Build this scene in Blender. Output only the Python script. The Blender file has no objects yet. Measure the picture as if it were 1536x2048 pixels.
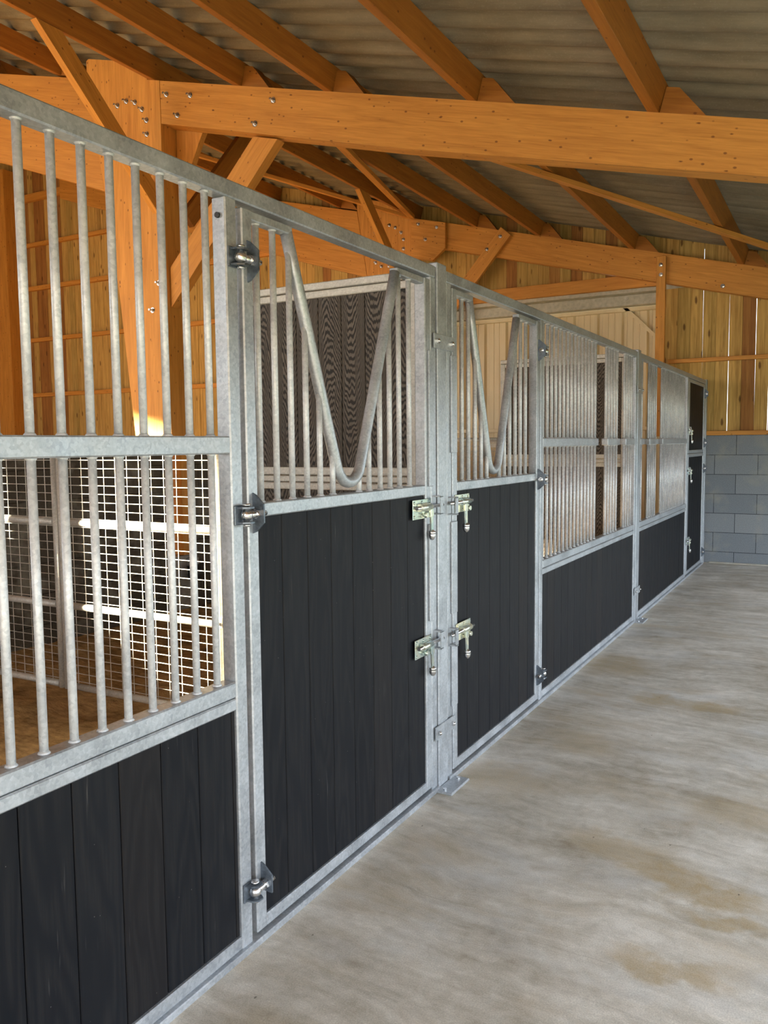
import bpy, bmesh, math, random
from mathutils import Vector, Matrix
random.seed(7)
SC = bpy.context.scene
COL = SC.collection

# ------------------------------------------------------------------ materials
def new_mat(name):
    m = bpy.data.materials.new(name); m.use_nodes = True
    nt = m.node_tree; nt.nodes.clear()
    out = nt.nodes.new('ShaderNodeOutputMaterial'); b = nt.nodes.new('ShaderNodeBsdfPrincipled')
    nt.links.new(b.outputs[0], out.inputs[0])
    return m, nt, b

class N:
    """tiny node-graph helper"""
    def __init__(s, nt): s.nt = nt
    def node(s, t, **kw):
        n = s.nt.nodes.new(t)
        for k, v in kw.items(): setattr(n, k, v)
        return n
    def link(s, a, b): s.nt.links.new(a, b)
    def coord(s, out='Object', rand=False):
        tc = s.node('ShaderNodeTexCoord')
        o = tc.outputs[out]
        if rand:
            oi = s.node('ShaderNodeObjectInfo')
            m = s.node('ShaderNodeMath', operation='MULTIPLY'); m.inputs[1].default_value = 37.0
            s.link(oi.outputs['Random'], m.inputs[0])
            a = s.node('ShaderNodeVectorMath', operation='ADD')
            s.link(o, a.inputs[0]); s.link(m.outputs[0], a.inputs[1]); o = a.outputs[0]
        return o
    def mapping(s, v, scale=(1, 1, 1), loc=(0, 0, 0)):
        m = s.node('ShaderNodeMapping'); m.inputs['Scale'].default_value = scale; m.inputs['Location'].default_value = loc
        s.link(v, m.inputs['Vector']); return m.outputs[0]
    def noise(s, v, scale, detail=4, rough=0.55, dist=0.0, out='Fac'):
        n = s.node('ShaderNodeTexNoise'); n.inputs['Scale'].default_value = scale
        n.inputs['Detail'].default_value = detail; n.inputs['Roughness'].default_value = rough
        n.inputs['Distortion'].default_value = dist
        s.link(v, n.inputs['Vector']); return n.outputs[out]
    def vor(s, v, scale, feature='F1', out='Distance'):
        n = s.node('ShaderNodeTexVoronoi', feature=feature); n.inputs['Scale'].default_value = scale
        s.link(v, n.inputs['Vector']); return n.outputs[out]
    def ramp(s, f, stops, interp='LINEAR'):
        r = s.node('ShaderNodeValToRGB'); r.color_ramp.interpolation = interp
        e = r.color_ramp.elements
        while len(e) > 1: e.remove(e[-1])
        for i, (p, c) in enumerate(stops):
            el = e[0] if i == 0 else e.new(p)
            el.position = p
            el.color = (c, c, c, 1) if isinstance(c, (int, float)) else (*c, 1)
        s.link(f, r.inputs[0]); return r.outputs[0]
    def mix(s, f, a, b, mode='MIX'):
        m = s.node('ShaderNodeMix', data_type='RGBA', blend_type=mode)
        for i, v in ((0, f), (6, a), (7, b)):
            if isinstance(v, (int, float)): m.inputs[i].default_value = v if i == 0 else (v, v, v, 1)
            elif isinstance(v, tuple): m.inputs[i].default_value = (*v, 1)
            else: s.link(v, m.inputs[i])
        return m.outputs[2]
    def math(s, op, a, b=None, c=None):
        m = s.node('ShaderNodeMath', operation=op)
        for i, v in enumerate((a, b, c)):
            if v is None: continue
            if isinstance(v, (int, float)): m.inputs[i].default_value = v
            else: s.link(v, m.inputs[i])
        return m.outputs[0]
    def sep(s, v):
        n = s.node('ShaderNodeSeparateXYZ'); s.link(v, n.inputs[0]); return n.outputs
    def comb(s, x, y, z):
        n = s.node('ShaderNodeCombineXYZ')
        for i, v in enumerate((x, y, z)):
            if isinstance(v, (int, float)): n.inputs[i].default_value = v
            else: s.link(v, n.inputs[i])
        return n.outputs[0]
    def attr(s, name, out='Fac'):
        n = s.node('ShaderNodeAttribute'); n.attribute_name = name; return n.outputs[out]
    def bump(s, h, strength=0.3, dist=0.01):
        b = s.node('ShaderNodeBump'); b.inputs['Strength'].default_value = strength; b.inputs['Distance'].default_value = dist
        s.link(h, b.inputs['Height']); return b.outputs[0]

def setb(nt, b, color=None, rough=0.5, metal=0.0, normal=None, spec=None):
    for key, v in (('Base Color', color), ('Roughness', rough), ('Metallic', metal), ('Normal', normal), ('Specular IOR Level', spec)):
        if v is None: continue
        if isinstance(v, (int, float)): b.inputs[key].default_value = v
        elif isinstance(v, tuple): b.inputs[key].default_value = (*v, 1)
        else: nt.links.new(v, b.inputs[key])

def mat_galv(name, lo, hi, rough=0.42, metal=0.55, scale=1.0):
    m, nt, b = new_mat(name); n = N(nt)
    v = n.coord('Object', True)
    sp = n.vor(v, 120 * scale, out='Color')
    spv = n.sep(sp)[0]
    big = n.noise(v, 9 * scale, 3, 0.6)
    fine = n.noise(v, 160 * scale, 2, 0.6)
    f = n.math('ADD', n.math('MULTIPLY', spv, 0.24), n.math('MULTIPLY', big, 0.80))
    f = n.math('ADD', f, n.math('MULTIPLY', fine, 0.25))
    c = n.ramp(f, [(0.35, lo), (0.95, hi)])
    r = n.ramp(big, [(0.3, rough - 0.08), (0.8, rough + 0.14)])
    setb(nt, b, c, r, metal, n.bump(fine, 0.12, 0.002))
    return m

M = {}
M['galv'] = mat_galv('galvanised_steel', (0.265, 0.29, 0.315), (0.52, 0.55, 0.58))
M['galv_bar_lit'] = mat_galv('galvanised_round_bar_lit', (0.37, 0.395, 0.42), (0.70, 0.72, 0.73), 0.46, 0.25)  # lighter copy of the steel; daylight from the front is in its colour
M['galv_warm_lit'] = mat_galv('galvanised_tube_warm_lit', (0.38, 0.36, 0.31), (0.68, 0.655, 0.59), 0.55, 0.35)  # cream tint holds the warm bounce light on the inner steel
M['zinc'] = mat_galv('bright_zinc_plate', (0.33, 0.47, 0.52), (0.84, 0.80, 0.58), 0.26, 0.75, 0.35)
M['chrome'] = mat_galv('bright_steel', (0.6, 0.61, 0.62), (0.8, 0.8, 0.8), 0.2, 0.95)
M['dark_steel'] = mat_galv('dark_zinc_hinge', (0.07, 0.085, 0.105), (0.19, 0.225, 0.265), 0.4, 0.6)

def mat_plank(name, emboss):
    m, nt, b = new_mat(name); n = N(nt)
    v = n.coord('Object')
    rnd = n.attr('rnd')
    x, y, z = n.sep(v)
    off = n.math('MULTIPLY', rnd, 91.0)
    vv = n.comb(n.math('ADD', x, off), n.math('ADD', y, off), z)
    st = n.mapping(vv, (1, 1, 0.14))
    warp = n.noise(st, 7, 2, 0.5)
    w = n.math('MULTIPLY', n.math('SINE', n.math('MULTIPLY', warp, 78.0 if emboss else 60.0)), 0.5)
    w = n.math('ADD', w, 0.5)
    fib = n.noise(n.mapping(vv, (1, 1, 0.03)), 140, 3, 0.6)
    g = n.math('MULTIPLY', w, n.ramp(fib, [(0.35, 0.35), (0.6, 1.0)]))
    if emboss:
        u = n.math('SUBTRACT', n.math('FRACT', n.math('DIVIDE', n.math('ADD', x, 0.65), 0.126)), 0.5)
        nz = n.noise(n.mapping(vv, (1, 1, 0.16)), 26, 3, 0.55)
        nz2 = n.noise(n.mapping(vv, (1, 1, 0.10)), 8, 2, 0.5)
        sgn = n.math('SUBTRACT', n.math('MULTIPLY', n.math('GREATER_THAN', n.math('FRACT', n.math('MULTIPLY', rnd, 13.7)), 0.45), 2.0), 1.0)
        uu = n.math('ADD', n.math('ADD', u, n.math('MULTIPLY', n.math('SUBTRACT', rnd, 0.5), 0.35)), n.math('MULTIPLY', n.math('SUBTRACT', nz2, 0.5), 0.8))
        d = n.math('ADD', z, n.math('MULTIPLY', n.math('MULTIPLY', n.math('MULTIPLY', uu, uu), 0.8), sgn))
        d = n.math('ADD', d, n.math('ADD', n.math('MULTIPLY', nz, 0.16), off))
        sw = n.math('SINE', n.math('MULTIPLY', d, 180.0))
        w = n.ramp(n.math('ADD', n.math('MULTIPLY', sw, 0.5), 0.5), [(0.22, 0.0), (0.70, 1.0)])
        c = n.mix(n.math('MULTIPLY', w, n.ramp(fib, [(0.3, 0.55), (0.6, 1.0)])), (0.022, 0.018, 0.014), (0.150, 0.125, 0.102))  # warm bounce light put into the brown of otherwise black planks
        bm_ = n.bump(w, 0.5, 0.003)
    else:
        c0 = n.mix(rnd, (0.0030, 0.0038, 0.0062), (0.0054, 0.0063, 0.0088))
        br = n.ramp(n.math('FRACT', n.math('MULTIPLY', rnd, 7.31)), [(0.80, 0.0), (0.9, 1.0)])
        c0 = n.mix(n.math('MULTIPLY', br, 0.28), c0, (0.016, 0.012, 0.010))
        c = n.mix(n.math('MULTIPLY', g, 0.30), c0, (0.022, 0.021, 0.020))
        # scuffs: fine pale vertical scratches and specks
        sc = n.noise(n.mapping(vv, (1, 1, 0.05)), 90, 2, 0.7)
        sm = n.math('MULTIPLY', n.ramp(sc, [(0.66, 0.0), (0.78, 1.0)]), n.ramp(n.noise(vv, 5, 2), [(0.5, 0.0), (0.7, 1.0)]))
        c = n.mix(n.math('MULTIPLY', sm, 0.35), c, (0.16, 0.15, 0.14))
        spk = n.ramp(n.vor(vv, 22), [(0.02, 1.0), (0.035, 0.0)])
        c = n.mix(n.math('MULTIPLY', spk, 0.5), c, (0.25, 0.24, 0.22))
        bm_ = n.bump(g, 0.25, 0.002)
    setb(nt, b, c, 0.62 if emboss else 0.55, 0.0, bm_, 0.3 if emboss else 0.16)
    return m
M['plank'] = mat_plank('black_composite_plank', False)
M['plank_grain'] = mat_plank('embossed_composite_plank_lit', True)

def mat_timber(name, c1, c2, knot=(0.12, 0.035, 0.008), lam=True, sat=1.0):
    m, nt, b = new_mat(name); n = N(nt)
    v = n.coord('Object', True)
    st = n.mapping(v, (0.35, 4.5, 4.5))
    g1 = n.noise(st, 5, 5, 0.6, 0.6)
    g2 = n.noise(n.mapping(v, (0.6, 18, 18)), 6, 3, 0.6)
    f = n.math('ADD', n.math('MULTIPLY', g1, 0.7), n.math('MULTIPLY', g2, 0.35))
    c = n.ramp(f, [(0.34, c1), (0.70, c2)])
    kd = n.vor(n.mapping(v, (1.0, 2.6, 2.6)), 4.2)
    wob = n.noise(v, 30, 2)
    k = n.ramp(n.math('ADD', kd, n.math('MULTIPLY', wob, 0.10)), [(0.085, 1.0), (0.125, 0.0)])
    c = n.mix(n.math('MULTIPLY', k, 0.9), c, knot)
    kd2 = n.vor(n.mapping(v, (1.0, 1.6, 1.6), (3.1, 7.7, 1.3)), 9.0)
    k2 = n.ramp(kd2, [(0.075, 1.0), (0.13, 0.0)])
    c = n.mix(n.math('MULTIPLY', k2, 0.75), c, knot)
    strk = n.noise(n.mapping(v, (0.8, 30, 30), (1.7, 0, 4.1)), 3.0, 3, 0.65)
    c = n.mix(n.math('MULTIPLY', n.ramp(strk, [(0.58, 0.0), (0.74, 1.0)]), 0.40), c, (0.30, 0.10, 0.014))
    if lam:
        z = n.sep(v)[2]
        fr = n.math('FRACT', n.math('MULTIPLY', z, 22.0))
        ln = n.ramp(fr, [(0.0, 1.0), (0.05, 0.0)])
        c = n.mix(n.math('MULTIPLY', ln, 0.22), c, knot)
        cell = n.node('ShaderNodeTexWhiteNoise', noise_dimensions='1D')
        n.link(n.math('FLOOR', n.math('MULTIPLY', z, 22.0)), cell.inputs['W'])
        c = n.mix(n.math('MULTIPLY', cell.outputs['Value'], 0.22), c, c1)
    setb(nt, b, c, 0.55, 0.0, n.bump(g2, 0.15, 0.003), 0.3)
    return m
M['timber'] = mat_timber('orange_stained_glulam', (0.45, 0.185, 0.032), (0.70, 0.325, 0.066))
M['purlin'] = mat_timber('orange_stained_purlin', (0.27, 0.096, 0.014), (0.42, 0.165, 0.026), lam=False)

def mat_boards():
    m, nt, b = new_mat('treated_wall_boards'); n = N(nt)
    v = n.coord('Object'); rnd = n.attr('rnd')
    x, y, z = n.sep(v)
    off = n.math('MULTIPLY', rnd, 53.0)
    vv = n.comb(n.math('ADD', x, off), n.math('ADD', y, off), n.math('ADD', z, off))
    g = n.noise(n.mapping(vv, (9, 9, 0.35)), 3.5, 5, 0.6, 0.8)
    g2 = n.noise(n.mapping(vv, (40, 40, 1.2)), 4, 3, 0.6)
    f = n.math('ADD', n.math('MULTIPLY', g, 0.7), n.math('MULTIPLY', g2, 0.3))
    light = n.ramp(f, [(0.33, (0.34, 0.190, 0.048)), (0.66, (0.68, 0.43, 0.135))])
    dark = n.ramp(f, [(0.33, (0.20, 0.082, 0.024)), (0.66, (0.42, 0.195, 0.055))])
    green = n.ramp(f, [(0.33, (0.26, 0.165, 0.042)), (0.66, (0.54, 0.36, 0.115))])
    c = n.mix(n.ramp(rnd, [(0.66, 0.0), (0.74, 1.0)]), light, dark)
    c = n.mix(n.ramp(n.math('FRACT', n.math('MULTIPLY', rnd, 5.7)), [(0.5, 0.0), (0.9, 1.0)]), c, green)
    kd = n.vor(n.mapping(vv, (3.4, 3.4, 1.0)), 2.6)
    wob = n.noise(vv, 30, 2)
    k = n.ramp(n.math('ADD', kd, n.math('MULTIPLY', wob, 0.08)), [(0.13, 1.0), (0.20, 0.0)])
    c = n.mix(n.math('MULTIPLY', k, 0.8), c, (0.085, 0.032, 0.010))
    st = n.noise(n.mapping(vv, (5, 5, 0.8)), 2.0, 3, 0.6)
    c = n.mix(n.math('MULTIPLY', n.ramp(st, [(0.56, 0.0), (0.72, 1.0)]), 0.45), c, (0.16, 0.085, 0.025))
    setb(nt, b, c, 0.7, 0.0, n.bump(g2, 0.2, 0.003), 0.2)
    return m
M['boards'] = mat_boards()

def mat_blocks(name, A1, A2, MO):
    m, nt, b = new_mat(name); n = N(nt)
    tc = n.node('ShaderNodeTexCoord'); ge = n.node('ShaderNodeNewGeometry')
    p = n.sep(tc.outputs['Object']); nr = n.sep(ge.outputs['Normal'])
    isx = n.math('GREATER_THAN', n.math('ABSOLUTE', nr[0]), 0.7)
    u = n.math('ADD', n.math('MULTIPLY', isx, p[1]), n.math('MULTIPLY', n.math('SUBTRACT', 1.0, isx), p[0]))
    vec = n.comb(n.math('ADD', u, 0.404), n.math('ADD', p[2], 0.1030), 0.0)
    br = n.node('ShaderNodeTexBrick'); br.offset = 0.5; br.squash = 1.0
    n.link(vec, br.inputs['Vector'])
    br.inputs['Scale'].default_value = 1.0; br.inputs['Brick Width'].default_value = 0.5
    br.inputs['Row Height'].default_value = 0.2448; br.inputs['Mortar Size'].default_value = 0.0035
    br.inputs['Mortar Smooth'].default_value = 0.1; br.inputs['Bias'].default_value = 0.0
    br.inputs['Color1'].default_value = (*A1, 1); br.inputs['Color2'].default_value = (*A2, 1)
    br.inputs['Mortar'].default_value = (*MO, 1)
    fine = n.noise(tc.outputs['Object'], 120, 3, 0.7); big = n.noise(tc.outputs['Object'], 3.5, 4, 0.6)
    c = n.mix(0.5, br.outputs['Color'], n.ramp(fine, [(0.3, (0.3, 0.3, 0.3)), (0.7, (1.2, 1.2, 1.2))]), 'MULTIPLY')
    c = n.mix(n.math('MULTIPLY', n.ramp(big, [(0.50, 0.0), (0.70, 1.0)]), 0.5), c, (0.33, 0.32, 0.26))
    h = n.math('SUBTRACT', n.math('MULTIPLY', fine, 0.25), br.outputs['Fac'])
    setb(nt, b, c, 0.9, 0.0, n.bump(h, 0.5, 0.006), 0.2)
    return m
M['blocks'] = mat_blocks('concrete_blocks', (0.215, 0.238, 0.258), (0.285, 0.305, 0.318), (0.045, 0.05, 0.06))
M['blocks_shaded'] = mat_blocks('concrete_blocks_shaded', (0.075, 0.064, 0.050), (0.105, 0.090, 0.070), (0.03, 0.026, 0.02))  # darker copy of the blocks; shade on the left wall put into colour

def mat_roof():
    m, nt, b = new_mat('fibre_cement_roof_sheet'); n = N(nt)
    v = n.coord('Object')
    a = n.noise(n.mapping(v, (0.5, 6, 0.5)), 2.2, 5, 0.65); f = n.noise(v, 70, 3, 0.7)
    s = n.noise(n.mapping(v, (1.2, 3, 1)), 1.6, 4, 0.7)
    c = n.ramp(n.math('ADD', n.math('MULTIPLY', a, 0.6), n.math('MULTIPLY', s, 0.4)), [(0.32, (0.135, 0.112, 0.074)), (0.68, (0.285, 0.245, 0.170))])
    c = n.mix(n.math('MULTIPLY', n.ramp(f, [(0.55, 0.0), (0.75, 1.0)]), 0.35), c, (0.36, 0.33, 0.27))
    setb(nt, b, c, 0.85, 0.0, n.bump(f, 0.3, 0.004), 0.2)
    return m
M['roof'] = mat_roof()

def mat_concrete():
    m, nt, b = new_mat('brushed_concrete_floor'); n = N(nt)
    v = n.coord('Object')
    fine = n.noise(v, 210, 3, 0.75); mid = n.noise(v, 16, 5, 0.7, 0.5); big = n.noise(v, 1.3, 5, 0.62, 0.4)
    warp = n.noise(v, 0.9, 3, 0.5, out='Color')
    vw = n.node('ShaderNodeVectorMath', operation='MULTIPLY_ADD'); n.link(warp, vw.inputs[0]); vw.inputs[1].default_value = (0.30, 0.55, 0); n.link(v, vw.inputs[2])
    streak = n.noise(n.mapping(vw.outputs[0], (0.55, 4.5, 1)), 2.6, 5, 0.65)
    blot = n.noise(n.mapping(vw.outputs[0], (1.0, 1.9, 1)), 3.4, 5, 0.68)
    f = n.math('ADD', n.math('MULTIPLY', big, 0.42), n.math('MULTIPLY', streak, 0.26))
    f = n.math('ADD', f, n.math('ADD', n.math('MULTIPLY', mid, 0.20), n.math('MULTIPLY', blot, 0.24)))
    c = n.ramp(f, [(0.43, (0.33, 0.285, 0.215)), (0.54, (0.53, 0.495, 0.42)), (0.66, (0.76, 0.725, 0.65))])
    # thin dark trowel arcs and cool cement bloom
    rid = n.math('ABSOLUTE', n.math('SUBTRACT', n.noise(n.mapping(vw.outputs[0], (0.42, 2.4, 1)), 1.9, 3, 0.55), 0.5))
    arc = n.math('MULTIPLY', n.ramp(rid, [(0.0, 1.0), (0.016, 0.0)]), n.ramp(n.noise(v, 2.3, 3), [(0.46, 0.0), (0.60, 1.0)]))
    c = n.mix(n.math('MULTIPLY', arc, 0.22), c, (0.20, 0.165, 0.125))
    c = n.mix(n.math('MULTIPLY', n.ramp(n.noise(n.mapping(vw.outputs[0], (1, 1.7, 1), (4.4, 9.1, 0)), 1.5, 4, 0.65), [(0.52, 0.0), (0.68, 1.0)]), 0.5), c, (0.60, 0.61, 0.60))
    # tan wet-earth stains, each with its own place on the slab
    tot = None
    wv = n.node('ShaderNodeVectorMath', operation='MULTIPLY_ADD'); n.link(n.noise(v, 4.0, 4, 0.65, out='Color'), wv.inputs[0]); wv.inputs[1].default_value = (0.30, 0.42, 0); n.link(v, wv.inputs[2])
    px = n.sep(wv.outputs[0])
    for (cx, cy, rx, ry, k) in STAINS:
        dx = n.math('DIVIDE', n.math('SUBTRACT', px[0], cx + 0.15), rx); dy = n.math('DIVIDE', n.math('SUBTRACT', px[1], cy + 0.21), ry)
        d = n.math('SQRT', n.math('ADD', n.math('MULTIPLY', dx, dx), n.math('MULTIPLY', dy, dy)))
        e = n.math('MULTIPLY', n.ramp(d, [(0.35, 1.0), (1.0, 0.0)], 'EASE'), k)
        tot = e if tot is None else n.math('MAXIMUM', tot, e)
    gen = n.math('MULTIPLY', n.ramp(n.noise(n.mapping(vw.outputs[0], (0.8, 2.0, 1)), 1.5, 5, 0.65), [(0.52, 0.0), (0.70, 1.0)]), 0.55)
    tot = n.math('MAXIMUM', tot, gen)
    c = n.mix(n.math('MULTIPLY', tot, n.ramp(mid, [(0.3, 0.45), (0.62, 1.0)])), c, (0.43, 0.325, 0.17))
    c = n.mix(0.5, c, n.ramp(fine, [(0.3, (0.42, 0.42, 0.42)), (0.7, (1.16, 1.16, 1.16))]), 'MULTIPLY')
    spk = n.ramp(n.vor(n.mapping(v, (1, 0.6, 1)), 9.0), [(0.022, 1.0), (0.034, 0.0)])
    c = n.mix(n.math('MULTIPLY', spk, 0.7), c, (0.075, 0.06, 0.045))
    h = n.math('ADD', n.math('MULTIPLY', fine, 0.6), n.math('MULTIPLY', mid, 0.8))
    setb(nt, b, c, n.ramp(big, [(0.3, 0.55), (0.7, 0.75)]), 0.0, n.bump(h, 0.35, 0.004), 0.3)
    return m
STAINS = [(0.86, 3.06, 0.30, 0.17, 0.6), (1.03, 2.93, 0.26, 0.15, 0.8), (1.18, 2.90, 0.22, 0.10, 0.85), (1.15, 2.40, 0.26, 0.10, 0.75), (1.26, 2.74, 0.20, 0.08, 0.8),
          (0.19, 5.66, 0.35, 0.40, 0.7), (0.62, 5.0, 0.22, 0.16, 0.75), (0.90, 5.0, 0.25, 0.14, 0.75), (0.21, 3.45, 0.35, 0.25, 0.5), (0.41, 4.13, 0.30, 0.3, 0.5), (1.21, 3.6, 0.35, 0.2, 0.5), (0.20, 2.70, 0.25, 0.2, 0.35)]
M['concrete'] = mat_concrete()

def mat_sand():
    m, nt, b = new_mat('brown_sand'); n = N(nt)
    v = n.coord('Object')
    a = n.noise(v, 3.0, 6, 0.7, 0.4); f = n.noise(v, 90, 3, 0.7); cl = n.noise(n.mapping(v, (1, 2.2, 1)), 11, 4, 0.7)
    c = n.ramp(n.math('ADD', n.math('MULTIPLY', a, 0.5), n.math('MULTIPLY', cl, 0.5)), [(0.36, (0.19, 0.115, 0.052)), (0.62, (0.60, 0.41, 0.20))])
    setb(nt, b, c, 0.95, 0.0, n.bump(n.math('ADD', cl, n.math('MULTIPLY', f, 0.3)), 0.6, 0.03), 0.1)
    return m
M['sand'] = mat_sand()

def mat_beige():
    m, nt, b = new_mat('beige_lacquered_sheet'); n = N(nt)
    v = n.coord('Object')
    f = n.noise(n.mapping(v, (3, 3, 0.4)), 4, 3)
    setb(nt, b, n.ramp(f, [(0.3, (0.66, 0.54, 0.33)), (0.7, (0.74, 0.62, 0.40))]), 0.42, 0.0, None, 0.4)
    return m
M['beige'] = mat_beige()
def mat_plain(name, c1, c2, rough, metal=0.0, sc=20):
    m, nt, b = new_mat(name); n = N(nt)
    setb(nt, b, n.ramp(n.noise(n.coord('Object'), sc, 3), [(0.3, c1), (0.7, c2)]), rough, metal)
    return m
M['track'] = mat_plain('grey_door_track', (0.36, 0.34, 0.27), (0.50, 0.47, 0.38), 0.45, 0.1)
M['black'] = mat_plain('black_plastic', (0.008, 0.008, 0.008), (0.02, 0.02, 0.02), 0.45)
M['gravel'] = mat_plain('pale_gravel', (0.22, 0.20, 0.17), (0.40, 0.38, 0.33), 0.95, 0, 4)
M['grass'] = mat_plain('meadow_grass', (0.025, 0.045, 0.012), (0.06, 0.09, 0.03), 0.95, 0, 6)
M['plinth'] = mat_plain('grey_concrete_plinth', (0.22, 0.21, 0.19), (0.32, 0.31, 0.28), 0.9, 0, 12)

# ------------------------------------------------------------------ mesh helpers
def rnd_layer(bm): return bm.faces.layers.float.get('rnd') or bm.faces.layers.float.new('rnd')
def add_box(bm, x0, x1, y0, y1, z0, z1, bev=0.0, rnd=None):
    if x0 > x1: x0, x1 = x1, x0
    if y0 > y1: y0, y1 = y1, y0
    if z0 > z1: z0, z1 = z1, z0
    vs = [bm.verts.new(p) for p in ((x0,y0,z0),(x1,y0,z0),(x1,y1,z0),(x0,y1,z0),(x0,y0,z1),(x1,y0,z1),(x1,y1,z1),(x0,y1,z1))]
    fs = [bm.faces.new([vs[i] for i in f]) for f in ((0,3,2,1),(4,5,6,7),(0,1,5,4),(1,2,6,5),(2,3,7,6),(3,0,4,7))]
    if rnd is not None:
        L = rnd_layer(bm)
        for f in fs: f[L] = rnd
    if bev > 0:
        es = list({e for f in fs for e in f.edges})
        r = bmesh.ops.bevel(bm, geom=es, offset=bev, segments=1, affect='EDGES', profile=0.5)
        if rnd is not None:
            L = rnd_layer(bm)
            for f in r['faces']: f[L] = rnd
def box_bm(*a, **k):
    bm = bmesh.new(); add_box(bm, *a, **k); return bm
def add_cyl(bm, p0, p1, r, seg=12, r1=None, smooth=True, cap=True):
    p0 = Vector(p0); p1 = Vector(p1); d = (p1 - p0).normalized()
    a = d.orthogonal().normalized(); b = d.cross(a); r1 = r if r1 is None else r1
    A = []; B = []
    for i in range(seg):
        t = 2 * math.pi * i / seg; o = a * math.cos(t) + b * math.sin(t)
        A.append(bm.verts.new(p0 + o * r)); B.append(bm.verts.new(p1 + o * r1))
    for i in range(seg):
        j = (i + 1) % seg; f = bm.faces.new((A[i], A[j], B[j], B[i])); f.smooth = smooth
    if cap:
        bm.faces.new(A[::-1]); bm.faces.new(B)
def add_ball(bm, c, r, seg=14, sz=1.0):
    g = bmesh.ops.create_uvsphere(bm, u_segments=seg, v_segments=max(6, seg // 2), radius=r, matrix=Matrix.Translation(c) @ Matrix.Diagonal((1, 1, sz, 1)))
    for v in g['verts']:
        for f in v.link_faces: f.smooth = True
def add_sweep(bm, pts, r, seg=14):
    """tube along a path lying in a plane x = const"""
    pts = [Vector(p) for p in pts]; rings = []
    for i, p in enumerate(pts):
        t = (pts[min(i + 1, len(pts) - 1)] - pts[max(i - 1, 0)]).normalized()
        bx = Vector((1, 0, 0)); nn = t.cross(bx).normalized()
        rings.append([bm.verts.new(p + (bx * math.cos(2*math.pi*k/seg) + nn * math.sin(2*math.pi*k/seg)) * r) for k in range(seg)])
    for a, b in zip(rings[:-1], rings[1:]):
        for k in range(seg):
            f = bm.faces.new((a[k], a[(k+1) % seg], b[(k+1) % seg], b[k])); f.smooth = True
    bm.faces.new(rings[0][::-1]); bm.faces.new(rings[-1])
def add_prism(bm, pts, axis, a0, a1, rnd=None):
    """polygon extruded along axis 'x','y' or 'z'; pts are the two other coordinates in xyz order"""
    def P(p, a):
        return {'x': (a, p[0], p[1]), 'y': (p[0], a, p[1]), 'z': (p[0], p[1], a)}[axis]
    A = [bm.verts.new(P(p, a0)) for p in pts]; B = [bm.verts.new(P(p, a1)) for p in pts]
    fs = [bm.faces.new(A), bm.faces.new(B[::-1])]
    k = len(pts)
    for i in range(k): fs.append(bm.faces.new((A[i], B[i], B[(i+1) % k], A[(i+1) % k])))
    if rnd is not None:
        L = rnd_layer(bm)
        for f in fs: f[L] = rnd
    bmesh.ops.recalc_face_normals(bm, faces=fs)
def to_mesh(bm, name, mat):
    bmesh.ops.recalc_face_normals(bm, faces=bm.faces[:])
    me = bpy.data.meshes.new(name); bm.to_mesh(me); bm.free(); me.materials.append(M[mat] if isinstance(mat, str) else mat)
    return me

def tag(o, label=None, cat=None, group=None, kind=None):
    if label: o['label'] = label
    if cat: o['category'] = cat
    if group: o['group'] = group
    if kind: o['kind'] = kind
    return o
class Thing:
    def __init__(s, name, label, cat, loc, group=None):
        s.loc = Vector(loc); s.o = bpy.data.objects.new(name, None); s.o.empty_display_size = 0.1
        COL.objects.link(s.o); s.o.location = s.loc; tag(s.o, label, cat, group)
    def part(s, name, bm, mat, parent=None, label=None):
        """bm in world coordinates; parent = another part (a sub-part then)"""
        bmesh.ops.translate(bm, verts=bm.verts[:], vec=-s.loc)
        ob = bpy.data.objects.new(name, to_mesh(bm, name, mat)); COL.objects.link(ob)
        ob.parent = parent or s.o
        if label: ob['label'] = label
        return ob
    def inst(s, name, me, at, parent=None):
        """a part sharing mesh data, its origin put at world point 'at'"""
        ob = bpy.data.objects.new(name, me); COL.objects.link(ob); ob.parent = parent or s.o
        ob.location = Vector(at) - s.loc
        return ob
def single(name, bm, mat, label=None, cat=None, group=None, kind=None):
    ob = bpy.data.objects.new(name, to_mesh(bm, name, mat)); COL.objects.link(ob)
    return tag(ob, label, cat, group, kind)
def framed(name, bm, mat, mtx, label=None, cat=None, group=None, kind=None):
    """bm in world coordinates, stored in the local frame mtx so the wood grain runs along local X"""
    bmesh.ops.transform(bm, matrix=mtx.inverted(), verts=bm.verts[:])
    ob = bpy.data.objects.new(name, to_mesh(bm, name, mat)); COL.objects.link(ob); ob.matrix_basis = mtx
    return tag(ob, label, cat, group, kind)
def child_of(parent, name, bm, mat):
    bmesh.ops.transform(bm, matrix=parent.matrix_basis.inverted(), verts=bm.verts[:])
    ob = bpy.data.objects.new(name, to_mesh(bm, name, mat)); COL.objects.link(ob); ob.parent = parent
    return ob
def frame_mtx(origin, xdir, up=(0, 0, 1)):
    x = Vector(xdir).normalized(); y = Vector(up).cross(x).normalized(); z = x.cross(y)
    return Matrix(((x[0], y[0], z[0], origin[0]), (x[1], y[1], z[1], origin[1]), (x[2], y[2], z[2], origin[2]), (0, 0, 0, 1)))
def beam(name, p0, p1, w, d, mat, label=None, cat=None, group=None, up=(0, 0, 1), ext0=0, ext1=0):
    """straight timber from p0 to p1 (centre line); w = width across, d = depth along 'up'"""
    p0 = Vector(p0); p1 = Vector(p1); L = (p1 - p0).length
    mx = frame_mtx(p0, p1 - p0, up)
    bm = box_bm(-ext0, L + ext1, -w/2, w/2, -d/2, d/2, bev=0.003)
    ob = bpy.data.objects.new(name, to_mesh(bm, name, mat)); COL.objects.link(ob); ob.matrix_basis = mx
    return tag(ob, label, cat, group)

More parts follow.
